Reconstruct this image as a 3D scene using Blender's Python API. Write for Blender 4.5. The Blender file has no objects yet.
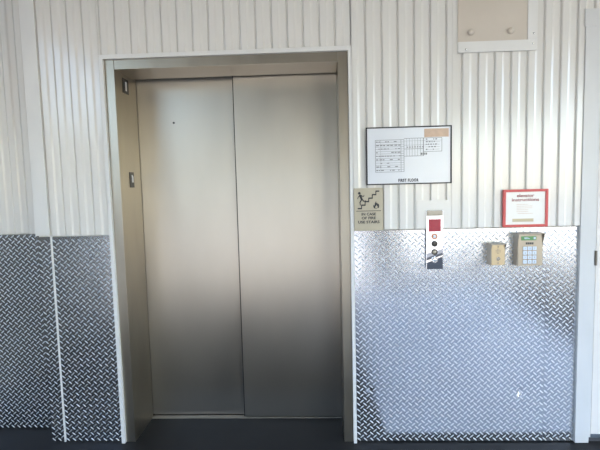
import bpy, bmesh, math, random
from mathutils import Vector, Matrix

random.seed(7)
S = bpy.context.scene
COL = S.collection
PI = math.pi

# ------------------------------------------------------------------ materials
def mat(name, color, rough=0.5, metal=0.0, spec=0.5, noise=None, bump=None, aniso=None, emit=None, coat=0.0):
    m = bpy.data.materials.new(name)
    m.use_nodes = True
    nt = m.node_tree
    b = nt.nodes['Principled BSDF']
    b.inputs['Base Color'].default_value = (*color, 1)
    b.inputs['Roughness'].default_value = rough
    b.inputs['Metallic'].default_value = metal
    b.inputs['Specular IOR Level'].default_value = spec
    if coat:
        b.inputs['Coat Weight'].default_value = coat
        b.inputs['Coat Roughness'].default_value = 0.12
    tc = nt.nodes.new('ShaderNodeTexCoord')
    def tex(scale, stretch=(1, 1, 1), detail=4):
        mp = nt.nodes.new('ShaderNodeMapping')
        mp.inputs['Scale'].default_value = stretch
        nt.links.new(tc.outputs['Object'], mp.inputs['Vector'])
        n = nt.nodes.new('ShaderNodeTexNoise')
        n.inputs['Scale'].default_value = scale
        n.inputs['Detail'].default_value = detail
        nt.links.new(mp.outputs['Vector'], n.inputs['Vector'])
        return n
    if noise:                      # (scale, amount, stretch, rough amount): dirt / wear in colour and roughness
        sc, amt, st, ra = noise
        n = tex(sc, st)
        r = nt.nodes.new('ShaderNodeValToRGB')
        r.color_ramp.elements[0].position = 0.3
        r.color_ramp.elements[1].position = 0.7
        r.color_ramp.elements[0].color = (*[c * (1 - amt) for c in color], 1)
        r.color_ramp.elements[1].color = (*[min(1, c * (1 + amt)) for c in color], 1)
        nt.links.new(n.outputs['Fac'], r.inputs['Fac'])
        nt.links.new(r.outputs['Color'], b.inputs['Base Color'])
        if ra:
            mr = nt.nodes.new('ShaderNodeMapRange')
            mr.inputs['To Min'].default_value = max(0.02, rough - ra)
            mr.inputs['To Max'].default_value = min(1, rough + ra)
            nt.links.new(n.outputs['Fac'], mr.inputs['Value'])
            nt.links.new(mr.outputs['Result'], b.inputs['Roughness'])
    if bump:                       # (scale, strength, stretch)
        sc, strg, st = bump
        n = tex(sc, st, 2)
        bp = nt.nodes.new('ShaderNodeBump')
        bp.inputs['Strength'].default_value = strg
        bp.inputs['Distance'].default_value = 0.002
        nt.links.new(n.outputs['Fac'], bp.inputs['Height'])
        nt.links.new(bp.outputs['Normal'], b.inputs['Normal'])
    if aniso is not None:
        b.inputs['Anisotropic'].default_value = aniso[0]
        b.inputs['Anisotropic Rotation'].default_value = aniso[1]
        tg = nt.nodes.new('ShaderNodeTangent'); tg.direction_type = 'RADIAL'; tg.axis = 'Z'
        nt.links.new(tg.outputs['Tangent'], b.inputs['Tangent'])
    if emit:
        b.inputs['Emission Color'].default_value = (*emit[0], 1)
        b.inputs['Emission Strength'].default_value = emit[1]
    return m

M = {
    'white':   mat('white_painted_siding', (0.70, 0.675, 0.625), 0.16, spec=0.6, noise=(0.8, 0.015, (1, 1, 0.4), 0.03)),
    'trim':    mat('white_painted_trim', (0.69, 0.675, 0.64), 0.35, noise=(5, 0.04, (1, 1, 0.5), 0.05)),
    'casing':  mat('white_painted_casing', (0.57, 0.565, 0.55), 0.35, noise=(5, 0.04, (1, 1, 0.5), 0.05)),
    'doorw':   mat('white_painted_door', (0.66, 0.625, 0.58), 0.4, noise=(3, 0.04, (1, 1, 0.4), 0.05)),
    'jamb':    mat('linen_stainless_jamb', (0.365, 0.33, 0.27), 0.33, 1.0, noise=(9, 0.07, (1, 1, 0.25), 0.06), bump=(260, 0.10, (1, 1, 1))),
    'door':    mat('linen_stainless_door', (0.435, 0.402, 0.35), 0.36, 1.0, aniso=(0.6, 0.0), noise=(4, 0.05, (1, 1, 0.3), 0.05), bump=(300, 0.05, (1, 1, 1))),
    'diamond': mat('aluminium_tread_plate', (0.70, 0.715, 0.74), 0.20, 1.0, noise=(2.2, 0.04, (1, 1, 1), 0.06), bump=(14, 0.25, (1, 1, 1))),
    'lug':     mat('worn_tread_crest', (0.60, 0.615, 0.64), 0.50, 1.0),
    'stain':   mat('satin_stainless', (0.40, 0.36, 0.30), 0.55, 1.0, noise=(14, 0.06, (1, 1, 1), 0.05)),
    'tanmetal': mat('tan_painted_metal', (0.47, 0.37, 0.235), 0.40, 0.6),
    'brownmetal': mat('brushed_bronze_metal', (0.34, 0.295, 0.235), 0.42, 0.8),
    'mirror':  mat('polished_stainless', (0.86, 0.86, 0.86), 0.015, 1.0),
    'chrome':  mat('chrome_ring', (0.75, 0.75, 0.76), 0.15, 1.0),
    'black':   mat('black_paint', (0.012, 0.012, 0.013), 0.4),
    'ink':     mat('black_ink', (0.03, 0.03, 0.033), 0.6),
    'greyink': mat('grey_plan_ink', (0.27, 0.27, 0.27), 0.7),
    'paper':   mat('white_print', (0.70, 0.71, 0.73), 0.35, noise=(3, 0.02, (1, 1, 1), 0.0), coat=0.4),
    'cream':   mat('cream_print', (0.80, 0.77, 0.71), 0.4, coat=0.2),
    'tape':    mat('tan_patch', (0.60, 0.43, 0.31), 0.55, noise=(30, 0.08, (1, 1, 1), 0)),
    'straw':   mat('straw_print', (0.56, 0.47, 0.30), 0.6),
    'beige':   mat('beige_plastic', (0.46, 0.40, 0.29), 0.45, noise=(12, 0.05, (1, 1, 1), 0)),
    'cover':   mat('tan_painted_cover', (0.57, 0.505, 0.425), 0.5, noise=(4, 0.05, (1, 1, 1), 0.05)),
    'red':     mat('red_frame_plastic', (0.56, 0.065, 0.06), 0.4),
    'redtext': mat('dark_red_print', (0.30, 0.055, 0.05), 0.6),
    'redlens': mat('red_display_lens', (0.34, 0.004, 0.022), 0.15),
    'amber':   mat('amber_ring', (0.60, 0.20, 0.08), 0.35),
    'dark':    mat('dark_button', (0.06, 0.055, 0.05), 0.3, 0.6),
    'green':   mat('green_lcd', (0.10, 0.26, 0.10), 0.25),
    'lcdtext': mat('dark_green_print', (0.03, 0.10, 0.04), 0.4),
    'key':     mat('pale_blue_keys', (0.62, 0.70, 0.82), 0.4),
    'grey':    mat('grey_engraving', (0.16, 0.14, 0.11), 0.5),
    'floor':   mat('dark_sealed_concrete', (0.017, 0.0165, 0.0165), 0.5, spec=0.2, noise=(5, 0.25, (1, 1, 1), 0.06), bump=(60, 0.05, (1, 1, 1))),
    'ceil':    mat('canopy_underside', (0.36, 0.34, 0.31), 0.8),
    'slab':    mat('shaded_concrete_slab', (0.084, 0.081, 0.078), 0.9, spec=0.0, noise=(2, 0.08, (1, 1, 1), 0.05)),  # darker than the pale paving: floor shade put into the colour
    'pad':     mat('pale_grey_concrete_pad', (0.47, 0.495, 0.54), 0.8, spec=0.1, noise=(2, 0.06, (1, 1, 1), 0.05)),
    'ground':  mat('pale_concrete_paving', (0.50, 0.46, 0.41), 0.9, noise=(1.2, 0.10, (1, 1, 1), 0)),
    'asphalt': mat('asphalt', (0.06, 0.06, 0.065), 0.9, noise=(3, 0.2, (1, 1, 1), 0)),
    'darkwall': mat('dark_brown_screen', (0.06, 0.055, 0.05), 0.8, noise=(2, 0.15, (1, 1, 1), 0)),
    'farwall': mat('tan_stucco', (0.50, 0.43, 0.34), 0.9, noise=(1, 0.08, (1, 1, 1), 0)),
    'steelc':  mat('dark_painted_steel', (0.05, 0.05, 0.055), 0.5),
}

# ------------------------------------------------------------------ mesh helpers
class MB:
    """collects shapes and links them as one mesh object"""
    def __init__(s): s.v = []; s.f = []; s.smooth = []
    def add(s, vs, fs, smooth=False):
        o = len(s.v); s.v += [tuple(v) for v in vs]
        s.f += [tuple(i + o for i in f) for f in fs]; s.smooth += [smooth] * len(fs)
    def box(s, x0, x1, y0, y1, z0, z1, bev=0.0):
        if bev <= 0:
            vs = [(x, y, z) for x in (x0, x1) for y in (y0, y1) for z in (z0, z1)]
            s.add(vs, [(0, 1, 3, 2), (4, 6, 7, 5), (0, 4, 5, 1), (2, 3, 7, 6), (0, 2, 6, 4), (1, 5, 7, 3)])
            return
        bm = bmesh.new()
        bmesh.ops.create_cube(bm, size=1)
        for v in bm.verts:
            v.co = ((x0 + x1) / 2 + v.co.x * (x1 - x0), (y0 + y1) / 2 + v.co.y * (y1 - y0), (z0 + z1) / 2 + v.co.z * (z1 - z0))
        bmesh.ops.bevel(bm, geom=bm.edges[:], offset=bev, segments=2, affect='EDGES', profile=0.7)
        s.bm(bm)
    def bm(s, bm, smooth=False):
        bm.verts.index_update()
        s.add([v.co[:] for v in bm.verts], [[v.index for v in f.verts] for f in bm.faces], smooth); bm.free()
    def cyl(s, x, z, y0, y1, r0, r1=None, n=24):
        """frustum along y, from front y0 (radius r0) to back y1 (radius r1)"""
        r1 = r0 if r1 is None else r1
        a = [2 * PI * i / n for i in range(n)]
        vs = [(x + r0 * math.cos(t), y0, z + r0 * math.sin(t)) for t in a] + [(x + r1 * math.cos(t), y1, z + r1 * math.sin(t)) for t in a]
        fs = [(i, (i + 1) % n, n + (i + 1) % n, n + i) for i in range(n)] + [tuple(range(n - 1, -1, -1)), tuple(range(n, 2 * n))]
        s.add(vs, fs)
    def dome(s, x, z, y, r, h, n=20, k=5):
        """a button: base circle at y, bulging towards -y by h"""
        vs = []; fs = []
        for j in range(k):
            t = j / k * PI / 2
            for i in range(n):
                a = 2 * PI * i / n
                vs.append((x + r * math.cos(t) * math.cos(a), y - h * math.sin(t), z + r * math.cos(t) * math.sin(a)))
        vs.append((x, y - h, z))
        for j in range(k - 1):
            for i in range(n):
                fs.append((j * n + i, j * n + (i + 1) % n, (j + 1) * n + (i + 1) % n, (j + 1) * n + i))
        for i in range(n):
            fs.append(((k - 1) * n + i, (k - 1) * n + (i + 1) % n, k * n))
        fs.append(tuple(range(n - 1, -1, -1)))
        s.add(vs, fs, True)
    def ring(s, x, z, y0, y1, ro, ri, n=28):
        a = [2 * PI * i / n for i in range(n)]
        vs = []
        for (r, y) in ((ro, y1), (ro, y0), (ri, y0), (ri, y1)):
            vs += [(x + r * math.cos(t), y, z + r * math.sin(t)) for t in a]
        fs = []
        for q in range(4):
            for i in range(n):
                j = (i + 1) % n
                fs.append((q * n + i, q * n + j, ((q + 1) % 4) * n + j, ((q + 1) % 4) * n + i))
        s.add(vs, fs)
    def poly(s, pts, y0, y1):
        """outline in x,z extruded between y0 (front) and y1"""
        n = len(pts)
        vs = [(p[0], y0, p[1]) for p in pts] + [(p[0], y1, p[1]) for p in pts]
        fs = [tuple(range(n)), tuple(range(2 * n - 1, n - 1, -1))] + [((i + 1) % n, i, n + i, n + (i + 1) % n) for i in range(n)]
        s.add(vs, fs)
    def bar(s, a, b, w0, y0, y1, w1=None):
        """flat tapered bar from a to b in x,z"""
        w1 = w0 if w1 is None else w1
        d = Vector((b[0] - a[0], b[1] - a[1])); d.normalize(); p = Vector((-d.y, d.x))
        s.poly([(a[0] + p.x * w0 / 2, a[1] + p.y * w0 / 2), (a[0] - p.x * w0 / 2, a[1] - p.y * w0 / 2),
                (b[0] - p.x * w1 / 2, b[1] - p.y * w1 / 2), (b[0] + p.x * w1 / 2, b[1] + p.y * w1 / 2)], y0, y1)
    def text(s, txt, x, z, size, y0, depth, width=None, bold=0.0, space=1.0):
        """lettering centred on x, baseline z"""
        c = bpy.data.curves.new('lettering', 'FONT')
        c.body = txt; c.size = size; c.align_x = 'CENTER'; c.extrude = depth / 2; c.offset = bold; c.resolution_u = 3; c.space_character = space
        o = bpy.data.objects.new('lettering', c); COL.objects.link(o)
        bpy.context.view_layer.update()
        me = bpy.data.meshes.new_from_object(o.evaluated_get(bpy.context.evaluated_depsgraph_get()))
        bpy.data.objects.remove(o); bpy.data.curves.remove(c)
        xs = [v.co.x for v in me.vertices]
        k = 1.0 if width is None else width / (max(xs) - min(xs))
        s.add([(x + v.co.x * k, y0 - v.co.z, z + v.co.y) for v in me.vertices], [list(p.vertices) for p in me.polygons])
        bpy.data.meshes.remove(me)
    def build(s, name, m, parent=None, fix=True):
        me = bpy.data.meshes.new(name)
        me.from_pydata(s.v, [], s.f)
        me.validate(); me.update()
        if fix:
            bm = bmesh.new(); bm.from_mesh(me)
            bmesh.ops.recalc_face_normals(bm, faces=bm.faces[:])
            bm.to_mesh(me); bm.free()
        else:
            for p, sm in zip(me.polygons, s.smooth): p.use_smooth = sm
        if fix and any(s.smooth) and len(me.polygons) == len(s.smooth):
            for p, sm in zip(me.polygons, s.smooth): p.use_smooth = sm
        me.materials.append(m)
        o = bpy.data.objects.new(name, me); COL.objects.link(o)
        if parent is not None:
            o.parent = parent
            o.matrix_parent_inverse = Matrix.Translation(-parent.location)
        return o

def tag(o, label=None, cat=None, group=None, kind=None):
    for k, v in (('label', label), ('category', cat), ('group', group), ('kind', kind)):
        if v: o[k] = v
    return o
def thing(name, loc, label, cat, group=None, kind=None):
    o = bpy.data.objects.new(name, None); o.location = loc; o.empty_display_size = 0.05
    COL.objects.link(o)
    return tag(o, label, cat, group, kind)
def struct(o): o['kind'] = 'structure'; return o
def bx(name, m, x0, x1, y0, y1, z0, z1, parent=None, bev=0.0):
    b = MB(); b.box(x0, x1, y0, y1, z0, z1, bev); return b.build(name, m, parent)
def fit(obj, loc):
    """a one-mesh thing gets its origin at its own base"""
    v = Vector(loc); obj.data.transform(Matrix.Translation(-v)); obj.location = v; return obj

# ------------------------------------------------------------------ setting
ZT = 2.95                     # wall top / ceiling
RIDGE, PAN = -0.018, -0.012   # the siding's front faces; the wall plane is y = 0
PITCH = 0.0845

def siding(b, xa, xb, z0, z1, phase, y=0.0, ridge=RIDGE, pan=PAN):
    """ribbed steel siding: sharp groove, raised rib, soft step, flat pan"""
    prof = [(0.000, -0.006), (0.0030, -0.006), (0.0060, ridge + 0.002), (0.0085, ridge), (0.038, ridge), (0.036, ridge + 0.0003), (0.0405, ridge + 0.0016),
            (0.046, pan - 0.0016), (0.0500, pan - 0.0003), (0.054, pan), (0.0790, pan), (0.0810, pan + 0.002)]
    pts = []
    k = math.floor((xa - phase) / PITCH) - 1
    while phase + k * PITCH < xb + PITCH:
        for (dx, dy) in prof: pts.append((phase + k * PITCH + dx, dy))
        k += 1
    def at(x):
        for (x0, y0), (x1, y1) in zip(pts, pts[1:]):
            if x0 <= x <= x1: return y0 + (y1 - y0) * (x - x0) / max(1e-9, x1 - x0)
        return pan
    line = [(xa, at(xa))] + [p for p in pts if xa < p[0] < xb] + [(xb, at(xb))]
    vs = []; fs = []
    for (x, dy) in line: vs += [(x, y + dy, z0), (x, y + dy, z1)]
    n = len(line)
    # sheet thickness: a back skin 1 mm behind
    for (x, dy) in line: vs += [(x, y + dy + 0.001, z0), (x, y + dy + 0.001, z1)]
    for i in range(n - 1):
        a = 2 * i; c = 2 * n + 2 * i
        fs += [(a, a + 2, a + 3, a + 1), (c, c + 1, c + 3, c + 2), (a, c, c + 2, a + 2), (a + 1, a + 3, c + 3, c + 1)]
    b.add(vs, fs)

wb = MB()
siding(wb, -1.522, -1.182, 1.221, ZT, -1.518)
siding(wb, -1.182, 0.186, 2.203, ZT, -0.9155)
siding(wb, 0.186, 0.742, 1.219, ZT, 0.2575)
siding(wb, 0.742, 1.391, 1.219, ZT, 0.762)
siding(wb, 1.391, 3.2, 2.340, ZT, 1.438)
# the wall body behind the siding, around the elevator opening and the side door
wb.box(-1.600, -1.162, 0.006, 0.140, 0.0, ZT)
wb.box(-1.162, 0.168, 0.006, 0.140, 2.180, ZT)
wb.box(0.168, 1.470, 0.022, 0.140, 0.0, ZT)
wb.box(1.470, 2.420, 0.012, 0.140, 2.26, ZT)
wb.box(2.420, 3.2, 0.012, 0.140, 0.0, ZT)
struct(wb.build('wall_back', M['white'], fix=False))

wl = MB()
siding(wl, -3.6, -1.602, 1.224, ZT, -1.742 - 12 * PITCH, y=0.152)
wl.box(-3.6, -1.602, 0.160, 0.24, 0.0, ZT)
struct(wl.build('wall_left', M['white'], fix=False))

struct(bx('wall_shaft', M['steelc'], -1.5, 0.5, 0.42, 0.46, -0.05, 2.6))
fl_ = MB()
EDGE = [(-3.6, -3.4), (0.1, -3.2), (2.4, -6.7), (5.0, -10.8), (6.0, -11.0)]      # slab's slanting edge: its dark grey paints the canopy's shadow on the floor
ol = EDGE + [(6.0, -0.12), (-3.6, -0.12)]
n_ = len(ol)
fl_.add([(x, y, 0.0) for x, y in ol] + [(x, y, -0.15) for x, y in ol],
        [tuple(range(n_)), tuple(range(2 * n_ - 1, n_ - 1, -1))] + [((i + 1) % n_, i, n_ + i, n_ + (i + 1) % n_) for i in range(n_)])
struct(fl_.build('shaded_walkway_slab', M['slab']))
struct(bx('concrete_pad_slab', M['pad'], 0.36, 2.3, -4.2, -0.100, 0.0008, 0.004))
struct(bx('floor', M['floor'], -3.6, 6.0, -0.12, 0.42, -0.15, 0.0005))
ce = MB()
ol = [(-2.65, -5.45), (1.0, -5.25), (3.3, -8.75), (4.6, -10.7), (4.6, 0.24), (-2.65, 0.24)]
n_ = len(ol)
ce.add([(x, y, ZT) for x, y in ol] + [(x, y, ZT + 0.25) for x, y in ol],
       [tuple(range(n_)), tuple(range(2 * n_ - 1, n_ - 1, -1))] + [((i + 1) % n_, i, n_ + i, n_ + (i + 1) % n_) for i in range(n_)])
struct(ce.build('ceiling', M['ceil']))

# white trims of the wall
struct(bx('trim_1', M['trim'], -1.603, -1.521, -0.0215, 0.152, 1.2225, ZT, bev=0.001))          # corner flashing
t = MB(); t.box(-1.1795, -1.1595, -0.022, 0.004, 0.0, 2.2005); t.box(0.1655, 0.1835, -0.022, 0.004, 0.0, 2.2005)
t.box(-1.1595, 0.1655, -0.022, 0.004, 2.1775, 2.2005)
struct(t.build('trim_2', M['trim']))                                                              # edging round the elevator opening
struct(bx('trim_3', M['white'], 0.7115, 0.7405, -0.0205, -0.0165, 1.219, 2.90, bev=0.0008))       # siding lap joint

# side door with its white casing
dr = MB()
dr.box(1.392, 1.465, -0.024, 0.010, 0.004, 2.2525)
dr.box(1.386, 2.50, -0.026, 0.010, 2.2525, 2.338)
dr.box(2.421, 2.50, -0.024, 0.010, 0.004, 2.2525)
struct(dr.build('trim_4', M['casing']))
d1 = MB()
d1.box(1.4655, 1.4915, 0.006, 0.125, 0.02, 2.250); d1.box(1.4915, 2.40, 0.002, 0.125, 2.228, 2.250); d1.box(2.40, 2.4195, 0.002, 0.125, 0.02, 2.250)
struct(d1.build('trim_5', M['casing']))
dl = struct(bx('door_1', M['doorw'], 1.4965, 2.397, 0.012, 0.056, 0.035, 2.224, bev=0.002))
hg = MB(); hg.cyl(1.494, 0.006, -0.05, 0.05, 0.006, n=12)
hg.v = [(x - 0.004, 0.000 + z - 0.006, 1.038 + y * 0.8) for (x, y, z) in hg.v]
hg.build('hinge', M['grey'], dl)
struct(bx('trim_6', M['steelc'], 1.4725, 2.4195, 0.0, 0.14, 0.0, 0.018))                          # door threshold

# ------------------------------------------------------------------ tread plate
def lug(b, x, z, ang, fn, y, L=0.0290, w=0.0080, h=0.0017):
    """one raised tread: a lens with a rounded back"""
    c, s_ = math.cos(ang), math.sin(ang)
    pts = [(-.5 * L, 0, 0), (.5 * L, 0, 0)]
    for (u, k) in ((-.30, .80), (0.0, 1.0), (.30, .80)):
        pts += [(u * L, q * w * k * .5, h * k * r) for (q, r) in ((-1, 0), (-.55, .8), (0, 1), (.55, .8), (1, 0))]
    vs = []
    for (u, v, k) in pts:
        px, pz = x + u * c - v * s_, z + u * s_ + v * c
        vs.append((px, y + fn(px, pz) - k + 0.0001, pz))
    fs = []
    for q in range(4):
        fs += [(2 + q, 7 + q, 8 + q, 3 + q), (7 + q, 12 + q, 13 + q, 8 + q), (0, 2 + q, 3 + q), (1, 13 + q, 12 + q)]
    b.add(vs, fs, True)

def tread_plate(name, x0, x1, z0, z1, y, fn, res, label, group=None, thick=0.003):
    b = MB()
    nx = max(2, int((x1 - x0) / res)); nz = max(2, int((z1 - z0) / res))
    vs = []; fs = []
    for j in range(nz + 1):
        for i in range(nx + 1):
            x = x0 + (x1 - x0) * i / nx; z = z0 + (z1 - z0) * j / nz
            vs.append((x, y + fn(x, z), z))
    w = nx + 1
    for j in range(nz):
        for i in range(nx):
            fs.append((j * w + i, j * w + i + 1, (j + 1) * w + i + 1, (j + 1) * w + i))
    b.add(vs, fs, True)
    ring = [i for i in range(w)] + [j * w + nx for j in range(1, nz + 1)] + [nz * w + i for i in range(nx - 1, -1, -1)] + [j * w for j in range(nz - 1, 0, -1)]
    ev = [vs[k] for k in ring]; n = len(ev)
    b.add(ev + [(p[0], y + thick, p[2]) for p in ev], [((i + 1) % n, i, n + i, n + (i + 1) % n) for i in range(n)])
    px, pz = 0.0365, 0.0345
    ncol = max(1, round((x1 - x0 - 0.0225) / (px / 2)))
    px = 2 * (x1 - x0 - 0.0225) / ncol
    nflat = len(b.f)
    for k in (0, 1):
        ox, oz = k * px / 2, k * pz / 2
        ang = math.radians(-41) if k == 0 else math.radians(41)
        j = 0
        while True:
            zz = z0 + 0.010 + oz + j * pz
            if zz > z1 - 0.009: break
            i = 0
            while True:
                xx = x0 + 0.0112 + ox + i * px
                if xx > x1 - 0.010: break
                lug(b, xx, zz, ang, fn, y); i += 1
            j += 1
    o = b.build(name, M['diamond'], fix=False)
    o.data.materials.append(M['lug'])
    for p in o.data.polygons:
        if p.index >= nflat: p.material_index = 1
    tag(o, label, 'wall plate', group)
    return fit(o, ((x0 + x1) / 2, y, z0))

def wav(a, seed):
    r = random.Random(seed)
    ws = [(r.uniform(3, 9), r.uniform(3, 9) * r.choice((-1, 1)), r.uniform(0, 6.28), r.uniform(.4, 1)) for _ in range(5)]
    return lambda x, z: a * sum(q[3] * math.sin(q[0] * x + q[1] * z + q[2]) for q in ws) / 5
w1 = wav(0.0022, 3)
DENTS = [(1.092, 0.292, 0.014, 0.028, 0.0115), (1.097, 0.276, 0.006, 0.018, -0.0050), (0.939, 0.192, 0.012, 0.008, 0.003), (1.160, 0.176, 0.013, 0.009, 0.003),
         (0.262, 0.308, 0.014, 0.010, 0.003), (0.504, 0.200, 0.010, 0.008, 0.002)]
def fmain(x, z):
    d = w1(x, z)
    for (dx, dz, sx, sz, a) in DENTS:
        q = ((x - dx) / sx) ** 2 + ((z - dz) / sz) ** 2
        if q < 9: d += a * math.exp(-q)
    return d
w2 = wav(0.0012, 11)
tread_plate('tread_plate_panel', 0.1855, 1.2222, 0.006, 1.2125, -0.006, fmain, 0.006,
            'large bright aluminium diamond tread plate under the call station, keypad and framed signs')
tread_plate('tread_plate_panel', 1.2230, 1.3905, 0.006, 1.2125, -0.006, lambda x, z: w2(x, z) + 0.012 * (x - 1.2235), 0.02,
            'narrow bright diamond tread plate strip beside the white side door casing')
w3 = wav(0.0010, 5)
tread_plate('tread_plate_panel', -1.5175, -1.1815, 0.006, 1.2145, -0.006, w3, 0.02,
            'dark grey diamond tread plate standing between the elevator and the thin pale corner strip')
tread_plate('tread_plate_panel', -1.6025, -1.5275, 0.006, 1.2145, -0.006, w3, 0.02,
            'narrow dark diamond tread plate strip wrapping the outer corner of the wall')
w4 = wav(0.0012, 8)
tread_plate('tread_plate_panel', -2.75, -1.6045, 0.006, 1.2175, 0.146, w4, 0.04,
            'dark diamond tread plate on the set-back wall beyond the outer corner')
tag(fit(bx('corner_strip', M['trim'], -1.5268, -1.5182, -0.0105, 0.004, 0.004, 1.2185), (-1.5225, 0, 0)),
    'thin pale metal strip running up the dark tread plate near the corner', 'edge strip')

# ------------------------------------------------------------------ elevator
el = thing('elevator_entrance', (-0.4965, 0, 0), 'textured stainless steel elevator door frame with deep jambs and a header', 'elevator frame')
b = MB(); b.box(-1.159, -1.106, -0.004, 0.293, 0.0, 2.177, 0.0015); jl = b.build('jamb', M['jamb'], el)
b = MB(); b.box(0.113, 0.165, -0.004, 0.262, 0.0, 2.177, 0.0015); b.build('jamb', M['jamb'], el)
b = MB(); b.box(-1.1055, 0.1125, -0.003, 0.246, 2.126, 2.177, 0.0012); b.build('header', M['jamb'], el)
b = MB(); b.box(-1.1055, 0.1125, 0.266, 0.40, 0.0005, 0.006); b.box(-1.1055, -0.505, 0.285, 0.289, 0.006, 0.009); b.build('sill', M['stain'], el)

def jplate(y0, y1, z0, z1):
    b = MB(); b.box(-1.1062, -1.1035, y0, y1, z0, z1, 0.0006)
    return b.build('floor_number_plate', M['black'], jl)
n1 = jplate(0.094, 0.176, 2.022, 2.105)
n1['label'] = 'black plate with a white raised numeral 1'
# the numeral 1 (seen from inside the opening, reading along the depth) with its short lead dash
nb = MB()
nb.text('1', 0, 0, 0.075, 0, 0.0016, width=0.018)
cx = sum(v[0] for v in nb.v) / len(nb.v)
nb.v = [(-1.1030 + (v[1]) , 0.138 + (v[0] - cx), 2.037 + v[2]) for v in nb.v]
nb.build('numeral', M['paper'], jl)
b = MB(); b.box(-1.1062, -1.1035, 0.122, 0.184, 1.482, 1.572, 0.0006); sw = b.build('jamb_plate', M['black'], jl)
sw['label'] = 'black plate with a white upright lens'
b = MB(); b.box(-1.1055, -1.1010, 0.150, 0.168, 1.512, 1.556, 0.001); b.build('lens', M['paper'], jl)
b = MB(); b.box(-1.1055, -1.1005, 0.160, 0.174, 1.548, 1.560, 0.0006); b.build('lens_clip', M['black'], jl)

ld = thing('elevator_door_panel', (-0.82, 0.305, 0.012), 'set-back stainless elevator door panel with a small dark peephole dot', 'elevator door', 'sliding elevator door panels', 'thing')
b = MB(); b.box(-1.150, -0.440, 0.300, 0.322, 0.013, 2.170, 0.001); b.build('leaf', M['door'], ld)
b = MB(); b.cyl(-0.884, 1.871, 0.2975, 0.303, 0.0065, n=16); b.build('peephole', M['black'], ld)
rd = thing('elevator_door_panel', (-0.17, 0.28, 0.012), 'front stainless elevator door panel, plain, overlapping the other beside the call station', 'elevator door', 'sliding elevator door panels', 'thing')
b = MB(); b.box(-0.5035, 0.150, 0.270, 0.294, 0.010, 2.170, 0.001); b.build('leaf', M['door'], rd)
b = MB(); b.box(-0.5095, -0.5040, 0.272, 0.299, 0.012, 2.168); b.build('seam_shade_strip', M['dark'], rd)  # dark strip in place of a contact shadow at the door seam

# ------------------------------------------------------------------ access panel, high on the wall
ap = thing('access_panel', (0.94, -0.018, 2.14), 'tan access panel with two round knobs in a white frame, high on the ribbed wall', 'access panel')
b = MB(); b.box(0.739, 1.094, -0.0275, -0.0185, 2.195, 2.80, 0.001); b.build('cover', M['cover'], ap)
b = MB(); b.box(0.739, 1.143, -0.0315, -0.0185, 2.140, 2.1945, 0.001); b.build('frame_rail', M['trim'], ap)
b = MB(); b.box(1.0945, 1.143, -0.0310, -0.0185, 2.1950, 2.80, 0.001); b.build('frame_rail', M['trim'], ap)
for x in (0.804, 1.007):
    b = MB(); b.cyl(x, 2.241, -0.036, -0.0272, 0.012, 0.016); b.dome(x, 2.241, -0.036, 0.0165, 0.010); b.build('knob', M['cover'], ap)
for (x, z) in ((0.778, 2.155), (1.119, 2.173), (1.124, 2.224), (1.119, 2.60)):
    b = MB(); b.dome(x, z, -0.0308, 0.0055, 0.0035, n=12, k=3); b.build('screw', M['chrome'], ap)

# ------------------------------------------------------------------ framed floor plan
sg = thing('floor_plan_sign', (0.48, -0.018, 1.46), 'wide white framed floor plan sign reading FIRST FLOOR with a tan patch', 'sign')
FX0, FX1, FZ0, FZ1 = 0.2545, 0.7075, 1.4620, 1.7685
b = MB()
for q in ((FX0, FX1, FZ0, FZ0 + 0.006), (FX0, FX1, FZ1 - 0.006, FZ1), (FX0, FX0 + 0.006, FZ0 + 0.006, FZ1 - 0.006), (FX1 - 0.006, FX1, FZ0 + 0.006, FZ1 - 0.006)):
    b.box(q[0], q[1], -0.0315, -0.0188, q[2], q[3])
b.build('frame', M['ink'], sg)
bx('print_sheet', M['paper'], FX0 + 0.005, FX1 - 0.005, -0.0275, -0.0195, FZ0 + 0.005, FZ1 - 0.005, sg)
y0, y1 = -0.0285, -0.0270
b = MB()
X0, X1, XM, XR = 0.304, 0.456, 0.560, 0.656
ZA, ZB, ZC, ZD = 1.700, 1.530, 1.634, 1.612
def hl(xa, xb, z, w=0.0022): b.box(xa, xb, y0, y1, z - w / 2, z + w / 2)
def vl(x, za, zb, w=0.0022): b.box(x - w / 2, x + w / 2, y0, y1, za, zb)
rr = random.Random(4)
for i in range(15): hl(X0, X1, ZA - i * (ZA - ZB) / 14, 0.0022 if i % 7 == 0 else 0.0014)
vl(X0, ZB, ZA); vl(X1, ZB, ZA); vl(0.332, ZB, ZA, 0.001); vl(0.440, ZB, ZA)
hl(X1, XR, 1.706); hl(X1, XR, 1.692, 0.001); hl(XM, XR, ZC); vl(XR, ZC, 1.706); vl(XM, ZD, 1.706)
hl(X1, XM, ZD); hl(X1, XM, 1.650); hl(X1, XM + 0.03, 1.670, 0.001)
for i in range(7): vl(X1 + (i + 1) * 0.0145, ZD, 1.706, 0.0012)
for i in range(4): hl(XM + 0.01, XR - 0.012, 1.684 - i * 0.013, 0.0012)
b.build('plan_drawing', M['greyink'], sg)
b = MB()
for i in range(9):                                   # rows of tiny illegible entries
    z = ZA - (i + 0.5) * (ZA - ZB) / 9; x = 0.308
    while x < 0.430:
        w = rr.uniform(0.006, 0.016)
        if rr.random() < 0.72: b.box(x, x + w, y0, y1, z - 0.0026, z + 0.0026)
        x += w + rr.uniform(0.003, 0.008)
for i in range(7):
    z = 1.699 - i * 0.0135; x = XM + 0.012
    while x < XR - 0.02:
        w = rr.uniform(0.004, 0.010)
        if rr.random() < 0.55 and z > ZC: b.box(x, x + w, y0, y1, z - 0.003, z + 0.003)
        x += w + 0.006
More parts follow.
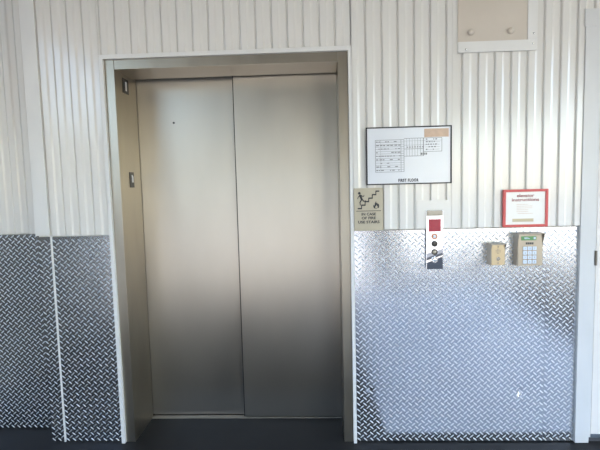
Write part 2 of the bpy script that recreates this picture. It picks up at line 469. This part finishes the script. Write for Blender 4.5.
for i in range(7): b.box(0.470 + i * 0.0135, 0.478 + i * 0.0135, y0, y1, 1.657, 1.662)
for i in range(3): b.box(0.545 + i * 0.012, 0.554 + i * 0.012, y0, y1, 1.617, 1.628)
b.build('plan_entry_marks', M['greyink'], sg)['kind'] = 'stuff'
b = MB(); b.text('FIRST FLOOR', 0.478, 1.4765, 0.0215, -0.0280, 0.0015, width=0.108, bold=0.0010, space=1.25); b.build('lettering', M['ink'], sg)
b = MB(); b.box(0.563, 0.692, -0.0292, -0.0274, 1.7095, 1.7535); b.build('patch', M['tape'], sg)

# ------------------------------------------------------------------ in case of fire sign
fs = thing('fire_stairs_sign', (0.265, -0.018, 1.216), 'beige fire sign with a running figure on stairs, reading IN CASE OF FIRE USE STAIRS', 'sign')
b = MB(); b.box(0.186, 0.3425, -0.0270, -0.0225, 1.2155, 1.4470, 0.001); b.build('plate', M['beige'], fs)
y0, y1 = -0.0285, -0.0268
b = MB()
st = []; x, z = 0.205, 1.3365
for i in range(5):                                   # stair outline rising to the right
    b.box(x, x + 0.0235, y0, y1, z - 0.0035, z + 0.0035)
    b.box(x + 0.0185, x + 0.0235, y0, y1, z, z + 0.0185)
    x += 0.0195; z += 0.0185
b.box(x, x + 0.020, y0, y1, z - 0.0035, z + 0.0035)
b.build('stair_symbol', M['ink'], fs)
b = MB()                                             # running person going down the stairs
b.cyl(0.2150, 1.4195, y0, y1, 0.0072, n=18)
b.bar((0.2185, 1.4115), (0.2280, 1.3850), 0.0125, y0, y1, 0.0105)
b.bar((0.2190, 1.4080), (0.2080, 1.3980), 0.0050, y0, y1, 0.0040); b.bar((0.2080, 1.3980), (0.2060, 1.3880), 0.0042, y0, y1, 0.0034)
b.bar((0.2225, 1.4085), (0.2370, 1.4010), 0.0050, y0, y1, 0.0042); b.bar((0.2370, 1.4010), (0.2410, 1.4100), 0.0042, y0, y1, 0.0034)
b.bar((0.2275, 1.3870), (0.2180, 1.3700), 0.0072, y0, y1, 0.0058); b.bar((0.2180, 1.3715), (0.2200, 1.3540), 0.0058, y0, y1, 0.0042)
b.bar((0.2285, 1.3880), (0.2400, 1.3740), 0.0072, y0, y1, 0.0058); b.bar((0.2400, 1.3755), (0.2500, 1.3790), 0.0056, y0, y1, 0.0040)
b.build('person_symbol', M['ink'], fs)
b = MB()                                             # flame
fl = [(0.0, 0.0), (-0.012, 0.001), (-0.0165, 0.010), (-0.0150, 0.021), (-0.0095, 0.016), (-0.0085, 0.027), (-0.0015, 0.040), (0.0010, 0.029), (0.0060, 0.031),
      (0.0085, 0.022), (0.0125, 0.027), (0.0155, 0.014), (0.0130, 0.004)]
b.poly([(0.3060 + p[0], 1.3350 + p[1]) for p in fl][::-1], y0, y1)
b.build('flame_symbol', M['ink'], fs)
b = MB(); b.poly([(0.3060, 1.3375), (0.3000, 1.3400), (0.2990, 1.3475), (0.3040, 1.3455), (0.3065, 1.3560), (0.3105, 1.3455), (0.3130, 1.3470), (0.3120, 1.3395)], -0.0292, -0.0284)
b.build('flame_core', M['beige'], fs)
bx('rule_line', M['ink'], 0.197, 0.3315, y0, y1, 1.3215, 1.3245, fs)
b = MB()
for (tx, z, w) in (('IN CASE', 1.2990, 0.078), ('OF FIRE', 1.2780, 0.076), ('USE STAIRS', 1.2560, 0.116)):
    b.text(tx, 0.264, z, 0.0195, -0.0276, 0.0016, width=w, bold=0.0006)
b.build('lettering', M['ink'], fs)

# ------------------------------------------------------------------ elevator instructions notice
nt_ = thing('instruction_notice', (1.10, -0.018, 1.216), 'red framed white notice reading elevator instructions above the keypad', 'sign')
RX0, RX1, RZ0, RZ1 = 0.980, 1.2150, 1.2185, 1.4200
fw_ = 0.0135
b = MB()
b.box(RX0, RX1, -0.0330, -0.0190, RZ0, RZ0 + fw_, 0.0008); b.box(RX0, RX1, -0.0330, -0.0190, RZ1 - fw_, RZ1, 0.0008)
b.box(RX0, RX0 + fw_, -0.0325, -0.0190, RZ0 + fw_, RZ1 - fw_); b.box(RX1 - fw_, RX1, -0.0325, -0.0190, RZ0 + fw_, RZ1 - fw_)
b.build('frame', M['red'], nt_)
bx('print_sheet', M['cream'], RX0 + 0.012, RX1 - 0.012, -0.0275, -0.0195, RZ0 + 0.012, RZ1 - 0.012, nt_)
b = MB()
b.text('elevator', 1.0970, 1.3790, 0.0240, -0.0280, 0.0012, width=0.090, bold=0.0003)
b.text('instructions', 1.0970, 1.3570, 0.0240, -0.0280, 0.0012, width=0.142, bold=0.0003)
b.build('lettering', M['redtext'], nt_)
b = MB()
for i, (a, c) in enumerate(((1.052, 1.112), (1.052, 1.137), (1.052, 1.134), (1.052, 1.112), (1.052, 1.112), (1.058, 1.137))):
    x = a
    while x < c:
        w = min(rr.uniform(0.006, 0.014), c - x); b.box(x, x + w, -0.0282, -0.0272, 1.3390 - i * 0.0098, 1.3412 - i * 0.0098); x += w + 0.0025
b.build('small_print', M['tape'], nt_)
bx('print_block', M['straw'], 1.030, 1.141, -0.0283, -0.0272, 1.2465, 1.2635, nt_)

# ------------------------------------------------------------------ elevator call station and the blank plate behind it
tag(fit(bx('blank_cover_plate', M['white'], 0.5255, 0.7075, -0.0215, -0.0179, 1.2190, 1.3725, bev=0.0008), (0.6165, -0.0215, 1.219)),
    'square white blank cover plate on the ribs behind the call station top', 'cover plate')
cs = thing('call_station', (0.6185, -0.022, 0.99), 'tall narrow polished elevator call plate with red window and four round controls', 'elevator call panel')
b = MB(); b.box(0.5735, 0.6625, -0.0290, -0.0230, 0.9960, 1.3185, 0.0015); b.build('faceplate', M['mirror'], cs)
b = MB(); b.box(0.5755, 0.6605, -0.0305, -0.0285, 1.2880, 1.3165, 0.0006); b.build('engraved_plate', M['stain'], cs)
b = MB(); b.box(0.5800, 0.5830, -0.0312, -0.0300, 1.2910, 1.3120); b.box(0.5830, 0.600, -0.0312, -0.0300, 1.2910, 1.2930); b.box(0.606, 0.6500, -0.0312, -0.0300, 1.2930, 1.2950); b.build('engraving', M['grey'], cs)
b = MB(); b.box(0.5860, 0.6510, -0.0310, -0.0285, 1.2030, 1.2710, 0.001); b.build('display_window', M['redlens'], cs)
for i, (z, outer, inner) in enumerate(((1.1770, 'amber', 'paper'), (1.1370, 'dark', 'dark'), (1.0920, 'dark', 'stain'), (1.0490, 'chrome', 'mirror'))):
    b = MB(); b.ring(0.6168, z, -0.0325, -0.0285, 0.0165, 0.0105 if i != 1 else 0.0135); k = b.build('button' if i < 3 else 'key_switch', M[outer], cs)
    b = MB(); b.dome(0.6168, z, -0.0295, 0.0104 if i != 1 else 0.0134, 0.003)
    b.build('button_cap' if i < 3 else 'key_cylinder', M[inner], k)
    if i == 0: k['label'] = 'button with an amber ring'
    if i == 3: k['label'] = 'chrome key switch'

# ------------------------------------------------------------------ hooded intercom and keypad
def hood_box(root, x0, x1, z0, z1, dtop, dbot, dface, wing, lip, mbody):
    """body with a sloped hood: roof plate and two tapering wings, deepest at the top"""
    yb = -0.009
    b = MB(); b.box(x0 + 0.0002, x1 - 0.0002, yb - dface, yb, z0, z1 - 0.006, 0.001); body = b.build('housing', mbody, root)
    h = MB()
    zt = z1; tk = 0.0025
    h.box(x0 - lip - 0.005, x1 + lip + 0.005, yb - dtop - 0.003, yb, zt - tk, zt)
    for (xa, xb) in ((x0 - lip, x0 - lip + tk), (x1 + lip - tk, x1 + lip)):
        prof = [(yb, zt - tk), (yb - dtop, zt - tk), (yb - dbot, zt - wing), (yb - dbot, z0), (yb, z0)]
        n = len(prof)
        h.add([(xa, p[0], p[1]) for p in prof] + [(xb, p[0], p[1]) for p in prof],
              [tuple(range(n)), tuple(range(2 * n - 1, n - 1, -1))] + [((i + 1) % n, i, n + i, n + (i + 1) % n) for i in range(n)])
    h.build('hood', M['stain'], root)
    return body, yb - dface

ic = thing('intercom', (0.955, -0.009, 1.015), 'small tan intercom box with a dotted speaker under a shallow steel hood', 'intercom')
fb, fy = hood_box(ic, 0.905, 0.975, 1.020, 1.136, 0.078, 0.064, 0.062, 0.030, 0.0026, M['stain'])
bx('faceplate', M['tanmetal'], 0.906, 0.974, fy - 0.003, fy - 0.0002, 1.023, 1.128, ic, 0.0006)
fy2 = fy - 0.003
b = MB()
for i in range(4):
    for j in range(4):
        if (i, j) not in ((0, 0), (3, 0), (0, 3), (3, 3)): b.cyl(0.929 + i * 0.0072, 1.0855 + j * 0.0072, fy2 - 0.0006, fy2 + 0.001, 0.0022, n=10)
b.build('speaker_hole_pattern', M['grey'], ic)
b = MB(); b.ring(0.940, 1.0560, fy2 - 0.003, fy2 + 0.001, 0.0100, 0.0070); k = b.build('push_button', M['chrome'], ic)
b = MB(); b.dome(0.940, 1.0560, fy2 - 0.001, 0.0069, 0.003); b.build('button_cap', M['stain'], k)
for z in (1.120, 1.033):
    b = MB(); b.dome(0.940, z, fy2, 0.0042, 0.002, n=12, k=3); b.build('screw', M['grey'], ic)

kp = thing('keypad', (1.115, -0.009, 1.01), 'hooded steel entry keypad with a green display and twelve pale keys', 'keypad')
kb, ky = hood_box(kp, 1.047, 1.176, 1.013, 1.188, 0.072, 0.050, 0.050, 0.062, 0.0026, M['stain'])
bx('faceplate', M['brownmetal'], 1.0485, 1.1745, ky - 0.003, ky - 0.0002, 1.016, 1.180, kp, 0.0006)
ky2 = ky - 0.003
dp = bx('display', M['green'], 1.064, 1.142, ky2 - 0.002, ky2 + 0.0005, 1.150, 1.172, kp, 0.0005)
b = MB(); b.box(1.080, 1.108, ky2 - 0.0026, ky2 - 0.0015, 1.158, 1.161); b.box(1.080, 1.100, ky2 - 0.0026, ky2 - 0.0015, 1.164, 1.166); b.box(1.128, 1.138, ky2 - 0.0026, ky2 - 0.0015, 1.156, 1.167); b.build('display_marks', M['key'], dp)
b = MB()
for i in range(4): b.box(1.088 + i * 0.0105, 1.0965 + i * 0.0105, ky2 - 0.0008, ky2 + 0.0005, 1.128, 1.139)
b.build('printed_marks', M['ink'], kp)
digits = ['1', '2', '3', '4', '5', '6', '7', '8', '9', '*', '0', '#']
for r_ in range(4):
    for c_ in range(3):
        x = 1.0845 + c_ * 0.0245; z = 1.1070 - r_ * 0.0240
        b = MB(); b.box(x - 0.0098, x + 0.0098, ky2 - 0.0035, ky2 + 0.0003, z - 0.0095, z + 0.0095, 0.0012); k = b.build('key', M['key'], kp)
        b = MB(); b.text(digits[r_ * 3 + c_], x, z - 0.0045, 0.0130, ky2 - 0.0036, 0.0006); b.build('key_digit', M['grey'], k)

# ------------------------------------------------------------------ the world in front of the wall (lights it, shows in the metal)
struct(bx('ground', M['ground'], -30, 30, -22.0, -2.0, -0.30, -0.03))
struct(bx('road', M['asphalt'], -60, 60, -60, -22.0, -0.35, -0.10))
struct(bx('added_light_fin', M['white'], -2.60, -2.40, -1.5, -0.30, 1.301, ZT))  # unseen fin added to shade the recess; white so it lights the left siding
struct(bx('wall_opposite', M['farwall'], -16, 4, -25, -24, -0.1, 5.0))
struct(bx('added_dark_screen', M['darkwall'], -2.60, -2.40, -3.3, -0.30, 0.0, 1.30))  # unseen low screen, added so the left tread plates reflect dark
kb_ = MB()
kc = [(0.94, -5.34), (4.50, -10.09), (4.68, -9.96), (1.12, -5.21)]
kb_.add([(x, y, -0.03) for x, y in kc] + [(x, y, 0.02) for x, y in kc], [(0, 1, 2, 3), (4, 5, 6, 7), (0, 1, 5, 4), (1, 2, 6, 5), (2, 3, 7, 6), (3, 0, 4, 7)])
struct(kb_.build('kerb', M['asphalt']))
struct(bx('column', M['steelc'], 0.64, 1.25, -4.58, -4.22, -0.03, 2.30))
fa = MB(); fa.box(-2.40, 3.3, -4.60, -4.20, 2.30, ZT)  # unseen, added and hung low to darken what the door tops reflect
struct(fa.build('dimming_beam', M['ceil']))

# ------------------------------------------------------------------ light
w = bpy.data.worlds.new('World'); S.world = w; w.use_nodes = True
nt = w.node_tree
sky = nt.nodes.new('ShaderNodeTexSky'); sky.sky_type = 'NISHITA'
sky.sun_disc = False; sky.sun_elevation = math.radians(48); sky.sun_rotation = math.radians(150); sky.air_density = 1.0; sky.dust_density = 0.7
nt.links.new(sky.outputs['Color'], nt.nodes['Background'].inputs['Color'])
nt.nodes['Background'].inputs['Strength'].default_value = 0.70
sl = bpy.data.lights.new('Sun', 'SUN'); sl.energy = 7.6; sl.angle = math.radians(0.53); sl.color = (1.0, 0.93, 0.82)
so = bpy.data.objects.new('Sun', sl); COL.objects.link(so)
sd = Vector((0.35, -0.80, 1.15)).normalized()            # towards the sun
so.rotation_euler = (-sd).to_track_quat('-Z', 'Y').to_euler(); so.location = (4, -8, 12)

# ------------------------------------------------------------------ camera
yaw, pit, rol = 0.0437, 0.0855, -0.0248
fwd = Vector((-math.sin(yaw) * math.cos(pit), math.cos(yaw) * math.cos(pit), -math.sin(pit)))
rt = Vector((math.cos(yaw), math.sin(yaw), 0)); up = rt.cross(fwd)
r2 = math.cos(rol) * rt + math.sin(rol) * up; u2 = -math.sin(rol) * rt + math.cos(rol) * up
cd = bpy.data.cameras.new('Camera'); cd.sensor_width = 36; cd.lens = 463.7 * 36 / 600; cd.clip_start = 0.05
co = bpy.data.objects.new('Camera', cd); COL.objects.link(co)
co.matrix_world = Matrix(((r2.x, u2.x, -fwd.x, 0), (r2.y, u2.y, -fwd.y, -2.554), (r2.z, u2.z, -fwd.z, 1.471), (0, 0, 0, 1)))
S.camera = co

S.view_settings.view_transform = 'Standard'; S.view_settings.look = 'None'
S.view_settings.gamma = 1.0; S.view_settings.use_curve_mapping = False
S.view_settings.exposure = 0.47
try:
    S.cycles.use_denoising = True
    S.cycles.max_bounces = 10; S.cycles.diffuse_bounces = 5; S.cycles.glossy_bounces = 5
except Exception: pass
